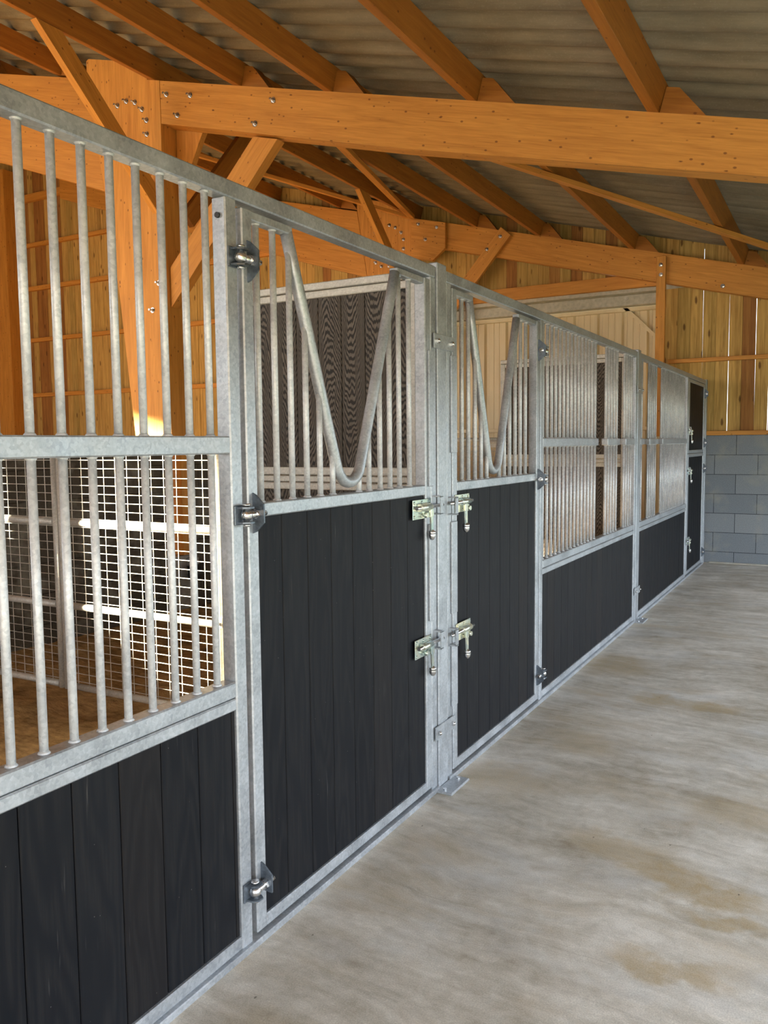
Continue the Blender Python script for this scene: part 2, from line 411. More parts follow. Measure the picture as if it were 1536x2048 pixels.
_bar = {}
def bar_mesh(L, r=0.0103, weld=True):
    k = (round(L, 3), r)
    if k not in _bar:
        bm = bmesh.new(); add_cyl(bm, (0, 0, 0), (0, 0, L), r, 14)
        if weld:
            add_cyl(bm, (0, 0, -0.002), (0, 0, 0.006), r + 0.006, 12, r)
            add_cyl(bm, (0, 0, L - 0.005), (0, 0, L + 0.001), r, 12, r + 0.004)
        _bar[k] = to_mesh(bm, 'bar', 'galv_bar_lit')
    return _bar[k]
def plank_bm(axis, a0, a1, t0, t1, z0, z1, pitch, phase=0.0, gap=0.0025):
    """vertical planks side by side along axis ('y' or 'x'); t0..t1 = thickness range"""
    bm = bmesh.new(); rnd_layer(bm)
    add = (lambda u0, u1, q0, q1, **k: add_box(bm, q0, q1, u0, u1, z0, z1, **k)) if axis == 'y' else (lambda u0, u1, q0, q1, **k: add_box(bm, u0, u1, q0, q1, z0, z1, **k))
    u = a0 - phase
    while u < a1 - 0.004:
        s, e = max(u, a0), min(u + pitch, a1)
        if e - s > 0.006: add(s + gap/2, e - gap/2, t0, t1, bev=0.0025, rnd=random.random())
        u += pitch
    tm = (t0 + t1) / 2
    add(a0, a1, tm - 0.004, tm + 0.004, rnd=0.3)
    return bm

# ------------------------------------------------------------------ stall fronts (plane x = 0, running along y)
FX0, FX1 = -0.05, 0.0
def tube(y0, y1, z0, z1, x0=FX0, x1=FX1, bev=0.004): return box_bm(x0, x1, y0, y1, z0, z1, bev=bev)
ZT0, ZT1 = 2.242, 2.291
PX = 0.021
def clevis(T, yj, z, s):
    """hinge lug on the fixed frame; s = +1 when the door lies on its +y side"""
    bm = bmesh.new()
    add_box(bm, 0.0, 0.006, yj - s*0.034, yj + s*0.004, z - 0.029, z + 0.029, bev=0.002)
    for dz in (-0.022, 0.022): add_prism(bm, [(0.0, yj - s*0.026), (0.024, yj - s*0.022), (0.041, yj - s*0.008), (0.041, yj + s*0.012), (0.026, yj + s*0.022), (0.002, yj + s*0.010)], 'z', z + dz - 0.0025, z + dz + 0.0025)
    c = T.part('hinge_bracket', bm, 'dark_steel')
    pb = bmesh.new(); add_cyl(pb, (PX, yj, z - 0.034), (PX, yj, z + 0.034), 0.0085, 12); add_cyl(pb, (PX, yj, z + 0.027), (PX, yj, z + 0.033), 0.0125, 12)
    add_cyl(pb, (PX, yj, z - 0.032), (PX, yj, z - 0.027), 0.0115, 12)
    T.part('hinge_pin', pb, 'chrome', c)
def hinge_plate(T, yj, z, s, short=False):
    yp = yj + s*0.054; bm = bmesh.new()
    zl = 0.024 if short else 0.060
    add_prism(bm, [(0.0, z - zl), (0.0, z + 0.062), (0.012, z + 0.056), (0.042, z + 0.029), (0.042, z - 0.027), (0.012 if not short else 0.030, z - (0.055 if not short else 0.027))], 'y', yp, yp + s*0.006)
    p = T.part('hinge_plate', bm, 'dark_steel')
    e = bmesh.new(); add_ball(e, (PX, yj, z), 0.0185)
    add_cyl(e, (PX, yj + s*0.012, z), (PX, yj + s*0.054, z), 0.0105, 14)
    add_cyl(e, (PX, yj + s*0.040, z), (PX, yj + s*0.054, z), 0.0155, 6, smooth=False)
    add_cyl(e, (PX, yj + s*0.060, z), (PX, yj + s*0.090, z), 0.0080, 12)
    add_cyl(e, (PX, yj + s*0.060, z), (PX, yj + s*0.068, z), 0.0140, 6, smooth=False)
    T.part('eye_bolt', e, 'chrome', p)
def latch(T, y0, y1, z1, s, frame_y):
    """sliding bolt; plate spans y0..y1 on the door, rod runs towards +s; z1 = top of plate"""
    lo, hi = min(y0, y1), max(y0, y1); bm = bmesh.new()
    zc = z1 - 0.033
    add_box(bm, 0.001, 0.005, lo, hi, z1 - 0.082, z1, bev=0.0015)
    for yy in (lo + 0.014, (lo + hi)/2, hi - 0.014):
        for zz in (z1 - 0.012, z1 - 0.070): add_cyl(bm, (0.004, yy, zz), (0.009, yy, zz), 0.006, 8)
    pl = T.part('latch', bm, 'zinc')
    rear = y0; front = y1
    g = bmesh.new(); add_cyl(g, (0.021, rear + s*0.035, zc), (0.021, front - s*0.035, zc), 0.0135, 14)
    add_box(g, 0.004, 0.022, rear + s*0.037, front - s*0.037, zc - 0.017, zc + 0.017, bev=0.003)
    T.part('bolt_guide', g, 'zinc', pl)
    r = bmesh.new(); add_cyl(r, (0.021, rear + s*0.002, zc), (0.021, front + s*0.080, zc), 0.0082, 14)
    add_ball(r, (0.021, front + s*0.080, zc), 0.0082, 10)
    T.part('bolt_rod', r, 'chrome', pl)
    yh = front - s*0.028 if s > 0 else (rear + front)/2 + 0.002
    h = bmesh.new(); add_box(h, 0.014, 0.026, yh - 0.014, yh + 0.014, zc - 0.046, zc - 0.008, bev=0.002)
    add_prism(h, [(0.016, zc - 0.02), (0.024, zc - 0.02), (0.0255, zc - 0.108), (0.0195, zc - 0.108)], 'y', yh - 0.0105, yh + 0.0105)
    add_cyl(h, (0.012, yh - s*0.045, zc - 0.034), (0.026, yh - s*0.045, zc - 0.034), 0.011, 10)
    T.part('latch_handle', h, 'zinc', pl)
    k = bmesh.new(); add_cyl(k, (0.0225, yh, zc - 0.104), (0.0225, yh, zc - 0.118), 0.0165, 12)
    add_ball(k, (0.0225, yh, zc - 0.121), 0.0165, 12, 1.45)
    T.part('handle_knob', k, 'chrome', pl)
def keeper(T, yk, z1, s):
    bm = bmesh.new(); zt, zb = z1 + 0.006, z1 - 0.070
    for zz in (zt, zb): add_box(bm, 0.0, 0.038, yk - 0.013, yk + 0.013, zz - 0.003, zz + 0.003)
    add_box(bm, 0.034, 0.038, yk - 0.013, yk + 0.013, zb, zt)
    T.part('keeper', bm, 'galv')

def bars(T, ys, z0, z1, x=-0.025, r=0.0103):
    me = bar_mesh(z1 - z0, r)
    for y in ys: T.inst('bar', me, (x, y, z0))
def grill_panel(T, y0, y1, ys, mids, plank_phase):
    """barred upper half over a planked lower half between stiles at y0 and y1"""
    for a, b in mids: T.part('mid_rail', tube(a, b, 1.517, 1.568), 'galv')
    bars(T, ys, 0.848, 1.517); bars(T, ys, 1.568, ZT0)
    T.part('sill_rail', tube(y0, y1, 0.801, 0.848), 'galv')
    T.part('sill_rail', tube(y0, y1, 0.762, 0.798, x1=-0.001), 'galv')
    T.part('plank_infill', plank_bm('y', y0, y1, -0.042, -0.009, 0.062, 0.762, 0.1435, plank_phase), 'plank')
    T.part('bottom_rail', tube(y0, y1, 0.022, 0.062), 'galv')
def strap(T, y0, y1, z0, z1):
    p = T.part('strap_plate', box_bm(0.006, 0.012, y0, y1, z0, z1, bev=0.0015), 'galv')
    for yy in (y0 + 0.028, y1 - 0.028):
        b = bmesh.new(); add_cyl(b, (0.012, yy, (z0+z1)/2), (0.021, yy, (z0+z1)/2), 0.012, 6, smooth=False); add_ball(b, (0.021, yy, (z0+z1)/2), 0.007, 8)
        T.part('strap_bolt', b, 'chrome', p)

# --- first module: y -0.57 .. 3.213 (barred panel, then the doorway of the near door)
A = Thing('stall_fence', 'nearest galvanised stall fence, long barred panel over black planks at the left edge', 'stall panel', (0, 1.3, 0), 'galvanised stall front modules')
A.part('top_rail', tube(-0.57, 3.213, ZT0, ZT1), 'galv')
A.part('stile', tube(-0.57, -0.52, 0.0, ZT0), 'galv')
A.part('stile', tube(1.853, 1.903, 0.0, ZT0), 'galv')
A.part('stile', tube(3.164, 3.213, 0.0, ZT0), 'galv')
grill_panel(A, -0.52, 1.853, [1.1205 + 0.0845*k for k in range(-19, 9)], [(-0.52, 1.853)], (1.120 + 0.52) % 0.1435 and 0.1435 - (1.120 + 0.52) % 0.1435)
A.part('threshold', box_bm(-0.05, 0.014, -0.57, 3.213, 0.0, 0.022, bev=0.003), 'galv')
bm = bmesh.new(); add_cyl(bm, (-0.025, 1.846, 2.19), (-0.025, 1.8535, 2.19), 0.008, 12); A.part('drain_hole', bm, 'black')
for z in (2.076, 1.338, 0.191): clevis(A, 1.892, z, 1)
for z in (1.310, 0.722): keeper(A, 3.190, z, 1)

# --- second module: y 3.322 .. 7.10
B = Thing('stall_fence', 'second galvanised stall front along the aisle, doorway frame then barred panel with two open gaps', 'stall panel', (0, 5.2, 0), 'galvanised stall front modules')
B.part('top_rail', tube(3.322, 7.10, ZT0, ZT1), 'galv')
B.part('stile', tube(3.322, 3.372, 0.0, ZT0), 'galv')
B.part('stile', tube(4.603, 4.655, 0.0, ZT0), 'galv')
B.part('stile', tube(7.050, 7.10, 0.0, ZT0), 'galv')
ysB = [4.712 + 0.0825*k for k in range(15)] + [6.17 + 0.082*k for k in range(5)] + [6.745 + 0.080*k for k in range(4)]
grill_panel(B, 4.655, 7.050, ysB, [(4.655, 5.885), (6.150, 6.520), (6.722, 7.050)], 0.03)
B.part('threshold', box_bm(-0.05, 0.014, 3.322, 7.10, 0.0, 0.022, bev=0.003), 'galv')
bm = bmesh.new(); add_cyl(bm, (-0.025, 4.596, 2.19), (-0.025, 4.6035, 2.19), 0.008, 12); B.part('drain_hole', bm, 'black')
for z in (2.063, 1.330, 0.180): clevis(B, 4.616, z, -1)
for z in (1.296, 0.700): keeper(B, 3.348, z, -1)

# --- third module: y 7.21 .. 10.91
Cm = Thing('stall_fence', 'farthest galvanised stall front, barred panel with two open gaps before the tall black door', 'stall panel', (0, 9.0, 0), 'galvanised stall front modules')
Cm.part('top_rail', tube(7.21, 10.91, ZT0, ZT1), 'galv')
Cm.part('stile', tube(7.21, 7.26, 0.0, ZT0), 'galv')
Cm.part('stile', tube(9.60, 9.66, 0.0, ZT0), 'galv')
Cm.part('stile', tube(10.86, 10.91, 0.0, ZT0), 'galv')
ysC = [7.305, 7.385] + [7.665 + 0.082*k for k in range(5)] + [8.26 + 0.0835*k for k in range(16)]
grill_panel(Cm, 7.26, 9.60, ysC, [(7.26, 7.425), (7.640, 8.03), (8.238, 9.60)], 0.05)
Cm.part('threshold', box_bm(-0.05, 0.014, 7.21, 10.91, 0.0, 0.022, bev=0.003), 'galv')
for z in (2.118, 1.520, 1.205, 0.165): clevis(Cm, 10.868, z, -1)
for z in (1.690, 1.245, 0.455): keeper(Cm, 9.640, z, -1)

# --- posts between the modules
def post(y0, y1, top, label, cap=True, straps=True, plate=True):
    P = Thing('stall_post', label, 'post', (-0.045, (y0+y1)/2, 0), 'square posts of the stall front')
    P.part('shaft', box_bm(-0.092, 0.005, y0, y1, 0.0, top, bev=0.004), 'galv')
    if plate:
        fp = P.part('foot_plate', box_bm(0.006, 0.085, y0 - 0.04, y1 + 0.06, 0.0, 0.012, bev=0.003), 'galv')
        b = bmesh.new()
        for yy in (y0 - 0.015, y1 + 0.035): add_cyl(b, (0.040, yy, 0.010), (0.040, yy, 0.018), 0.010, 6, smooth=False)
        P.part('anchor_bolt', b, 'chrome', fp)
    if straps:
        strap(P, y0 - 0.045, y1 + 0.062, 1.945, 2.008); strap(P, y0 - 0.045, y1 + 0.062, 0.235, 0.297)
    return P
post(3.221, 3.314, 2.310, 'galvanised square post between the two V-opening stall doors')
post(7.108, 7.202, 2.310, 'galvanised square post between the two farther barred panels')
post(10.93, 11.03, 2.302, 'slim galvanised end post where the stall front meets the block wall', straps=False, plate=False)

# --- doors with a V-shaped yoke
def yoke_path(yl, yr, yc, ztop, zb, rc):
    c = Vector((yc, zb + rc))
    def tang(p, side):
        d = c - Vector(p); L = d.length; a = math.asin(rc / L)
        base = math.atan2(d[1], d[0]); ang = base + (a if side < 0 else -a)
        t = math.sqrt(L*L - rc*rc); return (p[0] + t*math.cos(ang), p[1] + t*math.sin(ang))
    # tangent points, choosing the ones that pass below/outside
    def best(p, side):
        q = [tang(p, -1), tang(p, 1)]
        return min(q, key=lambda t: t[0]) if side < 0 else max(q, key=lambda t: t[0])
    L_, R_ = best((yl, ztop), -1), best((yr, ztop), 1)
    a0 = math.atan2(L_[1] - c[1], L_[0] - c[0]); a1 = math.atan2(R_[1] - c[1], R_[0] - c[0])
    while a0 > 0: a0 -= 2*math.pi
    while a1 < a0: a1 += 2*math.pi
    arc = [(c[0] + rc*math.cos(a0 + (a1-a0)*i/12), c[1] + rc*math.sin(a0 + (a1-a0)*i/12)) for i in range(13)]
    pts = [(yl + (L_[0]-yl)*i/6, ztop + (L_[1]-ztop)*i/6) for i in range(6)] + arc + [(R_[0] + (yr-R_[0])*i/6, R_[1] + (ztop-R_[1])*i/6) for i in range(1, 7)]
    return pts
def z_on(pts, y):
    zs = [a[1] + (b[1]-a[1])*(y-a[0])/(b[0]-a[0]) for a, b in zip(pts[:-1], pts[1:]) if min(a[0], b[0]) <= y <= max(a[0], b[0]) and abs(b[0]-a[0]) > 1e-6]
    return min(zs) if zs else None
def stall_door(y0, y1, st, ph, ysb, yk, s, label, yj, hz, lat, strips, hmodes):
    """s=+1: hinged at y0, latch at y1"""
    D = Thing('stall_door', label, 'stall door', (0, (y0+y1)/2, 0.03), 'half planked stall doors with a V opening')
    for a, b in ((y0, y0 + st), (y1 - st, y1)): D.part('stile', tube(a, b, 0.031, 2.229), 'galv')
    a, b = y0 + st, y1 - st
    D.part('lock_rail', tube(a, b, 1.324, 1.367), 'galv')
    D.part('bottom_rail', tube(a, b, 0.031, 0.071), 'galv')
    pts = yoke_path(*yk)
    D.part('top_rail', tube(a, yk[0] + 0.010, 2.203, 2.229, -0.044, -0.006, 0.003), 'galv')
    D.part('top_rail', tube(yk[1] - 0.010, b, 2.203, 2.229, -0.044, -0.006, 0.003), 'galv')
    bm = bmesh.new(); add_sweep(bm, [(-0.025, p[0], p[1]) for p in pts], 0.0205, 16); D.part('yoke_tube', bm, 'galv')
    for y in ysb:
        if yk[0] + 0.005 < y < yk[1] - 0.005:
            zt = z_on(pts, y) - 0.012
            if zt < 1.375: continue
        else: zt = 2.203
        D.inst('bar', bar_mesh(zt - 1.367, weld=True), (-0.025, y, 1.367))
    D.part('plank_infill', plank_bm('y', a, b, -0.042, -0.009, 0.071, 1.324, 0.1425, ph), 'plank')
    for z, sh in zip(hz, hmodes): hinge_plate(D, yj, z, s, sh)
    for (p0, p1, z1) in lat: latch(D, p0, p1, z1, s, 0)
    yy = y1 if s > 0 else y0
    for (z0, z1) in strips:
        bm = bmesh.new(); w0, w1 = (yy - 0.030, yy + 0.010) if s > 0 else (yy - 0.028, yy + 0.030)
        add_box(bm, 0.0005, 0.010, w0, w1, z0, z1, bev=0.002); D.part('stop_strip', bm, 'galv')
    return D
stall_door(1.926, 3.160, 0.049, 0.015, [2.021, 2.104, 2.187, 2.271, 2.350, 2.428, 2.606, 2.680, 2.765, 2.844, 2.923, 3.010],
           (2.176, 2.897, 2.535, 2.212, 1.405, 0.085), 1, 'nearest V-opening stall door, black planks below, hinged at left beside the long barred panel',
           1.892, (2.076, 1.338, 0.191), [(2.982, 3.150, 1.310), (2.995, 3.150, 0.722)], [(1.36, 1.93), (0.78, 1.20)], (False, False, True))
stall_door(3.384, 4.586, 0.049, 0.012, [3.463, 3.540, 3.616, 3.696, 3.773, 3.845, 4.012, 4.087, 4.165, 4.248, 4.328, 4.410],
           (3.624, 4.262, 3.935, 2.206, 1.402, 0.075), -1, 'second V-opening stall door along the aisle, hinged at its far side by the barred panel with gaps',
           4.616, (2.063, 1.330, 0.180), [(3.560, 3.402, 1.308), (3.572, 3.410, 0.712)], [(1.50, 1.93), (0.77, 1.19), (0.34, 0.63)], (False, False, False))

# --- tall two-leaf door at the far end
def leaf(z0, z1, label, hz, lz):
    D = Thing('stable_door_leaf', label, 'door leaf', (0, 10.28, z0), 'leaves of the tall black stable door')
    for a, b in ((9.675, 9.760), (10.79, 10.845)): D.part('stile', tube(a, b, z0, z1), 'galv')
    t = 0.037
    D.part('rail', tube(9.760, 10.79, z1 - t, z1), 'galv'); D.part('rail', tube(9.760, 10.79, z0, z0 + t), 'galv')
    D.part('plank_infill', plank_bm('y', 9.760, 10.79, -0.042, -0.009, z0 + t, z1 - t, 0.1435, 0.03), 'plank')
    for z in hz: hinge_plate(D, 10.868, z, -1)
    for z in lz: latch(D, 9.865, 9.705, z, -1, 0)
leaf(1.403, 2.236, 'upper leaf of the tall black plank door at the far end of the stall front', (2.118, 1.520), (1.690,))
leaf(0.031, 1.398, 'lower leaf of the tall black plank door at the far end of the stall front', (1.205, 0.165), (1.245, 0.455))

# ------------------------------------------------------------------ partitions inside (plane y = const, running along -x)
def partition(y, label, x0=-1.235):
    P = Thing('stall_partition', label, 'partition', (-0.6, y, 0), 'boarded stall partitions')
    x1 = -0.098
    def t(a, b, z0, z1, d=0.022): return box_bm(a, b, y - d, y + d, z0, z1, bev=0.004)
    P.part('stile', t(x0, x0 + 0.045, 0, 2.254), 'galv_warm_lit'); P.part('stile', t(x1 - 0.042, x1, 0, 2.254), 'galv_warm_lit')
    P.part('top_rail', t(x0, x1, 2.257, 2.291), 'galv_warm_lit')
    a, b = x0 + 0.045, x1 - 0.042
    for z0, z1, dd in ((2.219, 2.253, 0.022), (1.398, 1.436, 0.022), (1.365, 1.394, 0.019), (1.328, 1.362, 0.022), (0.03, 0.07, 0.022)):
        P.part('rail', t(a, b, z0, z1, dd), 'galv_warm_lit')
    P.part('plank_infill', plank_bm('x', a, b, y - 0.017, y + 0.017, 1.436, 2.219, 0.126, 0.06), 'plank_grain')
    P.part('plank_infill', plank_bm('x', a, b, y - 0.017, y + 0.017, 0.07, 1.328, 0.126, 0.06), 'plank_grain')
partition(3.26, 'boarded partition with coarse grain behind the nearest V-opening door')
partition(7.16, 'boarded partition behind the second barred panel, seen through its bars and gaps')
def mesh_panel(x0, x1, y, label, bracket=True, latch_=False):
    P = Thing('mesh_panel', label, 'mesh panel', ((x0+x1)/2, y, 0.1), 'welded mesh partition panels')
    zt = 1.580; r = 0.0205
    for x in (x0, x1):
        bm = bmesh.new(); add_cyl(bm, (x, y, 0.110), (x, y, zt), r, 16); P.part('upright', bm, 'galv_warm_lit')
    for z in (0.131, 0.612, 1.105, zt - 0.005):
        bm = bmesh.new(); add_cyl(bm, (x0 + r*0.8, y, z), (x1 - r*0.8, y, z), r if z < 1.4 else 0.017, 16); P.part('rail', bm, 'galv_warm_lit')
    bm = bmesh.new()
    n = int((x1 - x0 - 0.04) / 0.0885)
    for i in range(1, n + 1):
        x = x0 + (x1 - x0) * i / (n + 1); add_cyl(bm, (x, y, 0.145), (x, y, zt - 0.01), 0.0024, 6, cap=False)
    z = 0.165
    while z < zt - 0.02:
        add_cyl(bm, (x0 + r, y - 0.004, z), (x1 - r, y - 0.004, z), 0.0024, 6, cap=False); z += 0.0482
    P.part('wire_mesh', bm, 'galv_warm_lit')
    if bracket:
        bm = bmesh.new(); add_box(bm, x1 + 0.012, x1 + 0.034, y - 0.03, y + 0.03, 0.60, 0.655, bev=0.003); add_cyl(bm, (x1 + 0.02, y - 0.05, 0.627), (x1 + 0.02, y + 0.02, 0.627), 0.009, 8)
        P.part('bracket', bm, 'galv_warm_lit')
    if latch_:
        bm = bmesh.new(); add_box(bm, x1 - 0.13, x1 + 0.03, y - 0.034, y - 0.022, 1.50, 1.565, bev=0.003); add_cyl(bm, (x1 - 0.13, y - 0.045, 1.548), (x1 + 0.035, y - 0.045, 1.548), 0.010, 10)
        add_box(bm, x1 + 0.005, x1 + 0.02, y - 0.05, y - 0.044, 1.40, 1.51); add_ball(bm, (x1 + 0.012, y - 0.047, 1.395), 0.012, 10)
        P.part('gate_latch', bm, 'galv_warm_lit')
mesh_panel(-2.455, -1.275, 3.26, 'welded mesh panel in full sun behind the nearest barred panel')
mesh_panel(-3.70, -2.503, 3.26, 'shaded welded mesh panel left of the sunlit one', bracket=False)
mesh_panel(-2.45, -1.255, 7.16, 'welded mesh panel with a bolt latch seen through the second V opening', latch_=True)
mesh_panel(-3.70, -2.498, 7.16, 'farther welded mesh panel dimly seen behind the shaded one', bracket=False)

# ------------------------------------------------------------------ timber frames
SL = 0.2615
def zr(x, y=5.75): return 3.79 - 0.008*(y - 5.75) - SL*x          # underside of the purlins = top of the rafters
def bolt(parent, x, z, yf):
    bm = bmesh.new()
    add_cyl(bm, (x, yf, z), (x, yf - 0.004, z), 0.026, 14); add_cyl(bm, (x, yf - 0.003, z), (x, yf - 0.018, z), 0.017, 6, smooth=False); add_cyl(bm, (x, yf - 0.018, z), (x, yf - 0.048, z), 0.010, 10)
    child_of(parent, 'bolt', bm, 'chrome')
def slab(name, pts, y0, y1, grain, label, cat, group=None, mat='timber'):
    bm = bmesh.new(); add_prism(bm, pts, 'y', y0, y1)
    return framed(name, bm, mat, frame_mtx((pts[0][0], (y0+y1)/2, pts[0][1]), grain, (0, 1, 0)), label, cat, group)
def cleat(parent, xr, y0, y1, yf):
    """triangular purlin block on the rafter, on the downhill side of the purlin whose lower right edge is at xr"""
    z = zr(xr, yf); t = SL; c, s_ = 1/math.hypot(1, t), t/math.hypot(1, t)
    al = Vector((c, -s_)); nn = Vector((s_, c)); p = Vector((xr + 0.004, z))
    q = [p, p + nn*0.165, p + nn*0.165 + al*0.085, p + al*0.305]
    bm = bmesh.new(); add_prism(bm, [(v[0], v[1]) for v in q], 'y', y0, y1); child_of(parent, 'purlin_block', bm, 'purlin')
def lath(x0, y0, x1, y1, label):
    off = Vector((-SL*0.028, 0, -0.028))
    beam('bracing_lath', Vector((x0, y0, zr(x0, y0))) + off, Vector((x1, y1, zr(x1, y1))) + off, 0.105, 0.045, 'timber', label, 'lath', 'diagonal laths under the purlins', up=(SL, 0, 1))
GR = 'main timbers of the roof frames'
PUR = [0.399, -0.890, -2.135, -3.055, -4.02, -5.29, -6.55, -7.80, -9.05]
def long_brace(pts, x, label):
    """brace lying along the building, from a purlin down to the front of a column; pts in (y, z)"""
    bm = bmesh.new(); add_prism(bm, pts, 'x', x - 0.033, x + 0.033)
    framed('knee_brace', bm, 'timber', frame_mtx((x, pts[0][0], pts[0][1]), (0, 0.73, -0.685), (1, 0, 0)), label, 'brace', 'knee braces of the roof frames')
# nearer frame (y 5.75)
COLPTS = [(-4.888, 5.055), (-4.726, 4.08), (-4.55, 2.94), (-4.412, 1.677), (-4.405, 1.600), (-3.945, 1.600), (-3.965, zr(-3.965)), (-4.115, zr(-4.115)), (-4.13, zr(-4.13) + 0.15), (-4.86, 5.215)]
col1 = slab('timber_column', COLPTS + [(-4.888, 5.20)], 5.745, 6.02, (0.02, 0, 1), 'tall tapered orange timber column behind the nearest barred panel', 'timber column', 'tapered timber columns')
for x, z in ((-4.496, 4.713), (-4.381, 4.730), (-4.273, 4.697), (-4.187, 4.619), (-4.136, 4.512), (-4.137, 4.389), (-4.656, 4.322), (-4.607, 4.231), (-4.045, 3.045), (-4.134, 2.805)): bolt(col1, x, z, 5.745)
bm = bmesh.new(); add_box(bm, -4.16, -3.945, 5.86, 6.02, 0.50, 1.60, bev=0.004); child_of(col1, 'foot', bm, 'timber')
raf1 = slab('rafter', [(-3.962, zr(-3.962)), (3.5, zr(3.5)), (3.5, 2.575), (-1.51, 3.799), (-3.962, 4.452)], 5.75, 5.92, (1, 0, -SL), 'big orange glulam rafter crossing the upper right, bolted at its left end', 'rafter', GR)
for x, z in ((-3.888, 4.690), (-3.609, 4.625), (-3.765, 4.485), (-2.706, 4.398), (-2.899, 4.246)): bolt(raf1, x, z, 5.75)
for xr in PUR[:4]: cleat(raf1, xr, 5.77, 5.90, 5.75)
raf1l = slab('rafter', [(-4.885, zr(-4.885) - 0.02), (-4.735, 3.985), (-6.21, 4.50), (-11.5, 6.30), (-11.5, zr(-11.5) - 0.06)], 5.765, 5.95, (-1, 0, SL), 'deep orange glulam rafter running left from the tapered column at the left edge', 'rafter', GR)
for xr in PUR[5:7]: cleat(raf1l, xr, 5.78, 5.93, 5.75)
bm = bmesh.new(); add_prism(bm, [(-3.95, 4.62), (-3.55, 4.50), (-3.66, 4.33), (-3.95, 3.78)], 'y', 5.93, 5.99)
framed('gusset_plate', bm, 'timber', frame_mtx((-3.9, 5.95, 4.2), (0, 0, 1), (0, 1, 0)), 'orange gusset plate under the big rafter beside the tapered column', 'gusset plate')
BR = 'knee braces of the roof frames'
slab('knee_brace', [(-3.94, 3.18), (-2.955, 4.163), (-2.70, 4.098), (-3.94, 2.82)], 5.79, 5.89, (1, 0, 1), 'broad pale knee brace from the tapered column up to the big rafter', 'brace', BR)
long_brace([(4.495, 4.85), (4.738, 4.85), (5.743, 3.900), (5.743, 3.672)], -4.055, 'diagonal brace falling from the left purlin to the front of the tapered column')
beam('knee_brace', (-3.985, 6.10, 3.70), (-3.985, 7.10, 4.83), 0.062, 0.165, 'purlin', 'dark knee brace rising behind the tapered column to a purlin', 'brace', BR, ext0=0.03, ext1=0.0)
# far frame (y 10.9), just inside the gable wall
col2 = slab('timber_column', [(p[0] - 0.105, p[1] + 0.005) if p[1] > 2 else (p[0] - 0.105, p[1]) for p in COLPTS + [(-4.888, 5.19)]], 10.895, 11.02, (0.02, 0, 1), 'far tapered orange column top with a curve of bolts, beside the gable boards', 'timber column', 'tapered timber columns')
for x, z in ((-4.674, 4.677), (-4.441, 4.754), (-4.342, 4.709), (-4.245, 4.625), (-4.206, 4.521), (-4.207, 4.389), (-4.752, 4.335), (-4.680, 4.242), (-4.582, 4.177), (-4.454, 4.167)): bolt(col2, x, z, 10.895)
pl2 = slab('gusset_plate', [(-4.045, 4.785), (-3.508, 4.655), (-3.509, 4.304), (-3.715, 4.147), (-4.045, 4.225)], 10.835, 10.893, (1, 0, -SL), 'bolted orange plate with a cut corner joining the far column and rafter', 'gusset plate')
for x, z in ((-3.933, 4.690), (-3.644, 4.607), (-3.821, 4.460)): bolt(pl2, x, z, 10.835)
raf2 = slab('rafter', [(-4.05, zr(-4.05, 10.9)), (3.5, zr(3.5, 10.9)), (3.5, zr(3.5, 10.9) - 0.345), (-4.05, zr(-4.05, 10.9) - 0.375)], 10.90, 11.02, (1, 0, -SL), 'orange rafter against the far gable boards, right of the far column', 'rafter', GR)
bolt(raf2, 0.167, 3.415, 10.90)
for xr in PUR[:4]: cleat(raf2, xr, 10.905, 11.015, 10.9)
raf2l = slab('rafter', [(-5.0, zr(-5.0, 10.9) - 0.02), (-4.835, 4.045), (-5.985, 4.40), (-11.5, 6.20), (-11.5, zr(-11.5, 10.9) - 0.06)], 10.90, 11.02, (-1, 0, SL), 'orange rafter against the far gable boards, left of the far column', 'rafter', GR)
cleat(raf2l, PUR[5], 10.905, 11.015, 10.9)
br2 = beam('knee_brace', (-3.93, 10.865, 2.92), (-2.60, 10.865, 4.42), 0.065, 0.19, 'timber', 'bolted knee brace across the front of the far rafter', 'brace', BR)
for x, z in ((-2.680, 4.356), (-2.876, 4.208)): bolt(br2, x, z, 10.833)
lath(-2.62, 6.05, -3.93, 10.62, 'shorter diagonal lath under the purlins, ending above the head of the far column')
long_brace([(9.34, 4.815), (9.58, 4.815), (10.893, 3.630), (10.893, 3.417)], -4.055, 'diagonal brace slanting across the front of the far column')
# frame behind the camera side: its column stands out of view and shades the mesh
slab('timber_column', [(p[0], p[1]) for p in COLPTS + [(-4.888, 5.20)]], 0.48, 0.75, (0.02, 0, 1), 'tapered orange timber column left of the view, beside the nearest stall', 'timber column', 'tapered timber columns')
slab('rafter', [(-3.962, zr(-3.962)), (3.5, zr(3.5)), (3.5, 2.575), (-1.51, 3.799), (-3.962, 4.452)], 0.48, 0.65, (1, 0, -SL), 'orange rafter overhead, above and out of the top of the view', 'rafter', GR)
# purlins
PLAB = ['roof purlin farthest right, ending on the big rafter near the right edge', 'second roof purlin from the right, over the middle of the big rafter', 'third roof purlin from the right, left of the middle of the big rafter',
        'fourth roof purlin from the right, just right of the tapered column', 'roof purlin that lands on the head of the tapered column', 'roof purlin left of the tapered column, with the long brace tucked under it',
        'roof purlin at the far left, above the deep left rafter', 'roof purlin farthest left, barely inside the view', 'roof purlin beyond the left edge, high under the roof']
def purlin(xr, label):
    c, s_ = 1/math.hypot(1, SL), SL/math.hypot(1, SL)
    n = Vector((s_, 0, c)); a = Vector((-c, 0, s_))
    y0, y1 = -5.2, 11.08
    p0 = Vector((xr, y0, zr(xr, y0))) + n*0.096 + a*0.039; p1 = Vector((xr, y1, zr(xr, y1))) + n*0.096 + a*0.039
    beam('roof_purlin', p0, p1, 0.078, 0.188, 'purlin', label, 'purlin', 'purlins under the roof sheets', up=n)
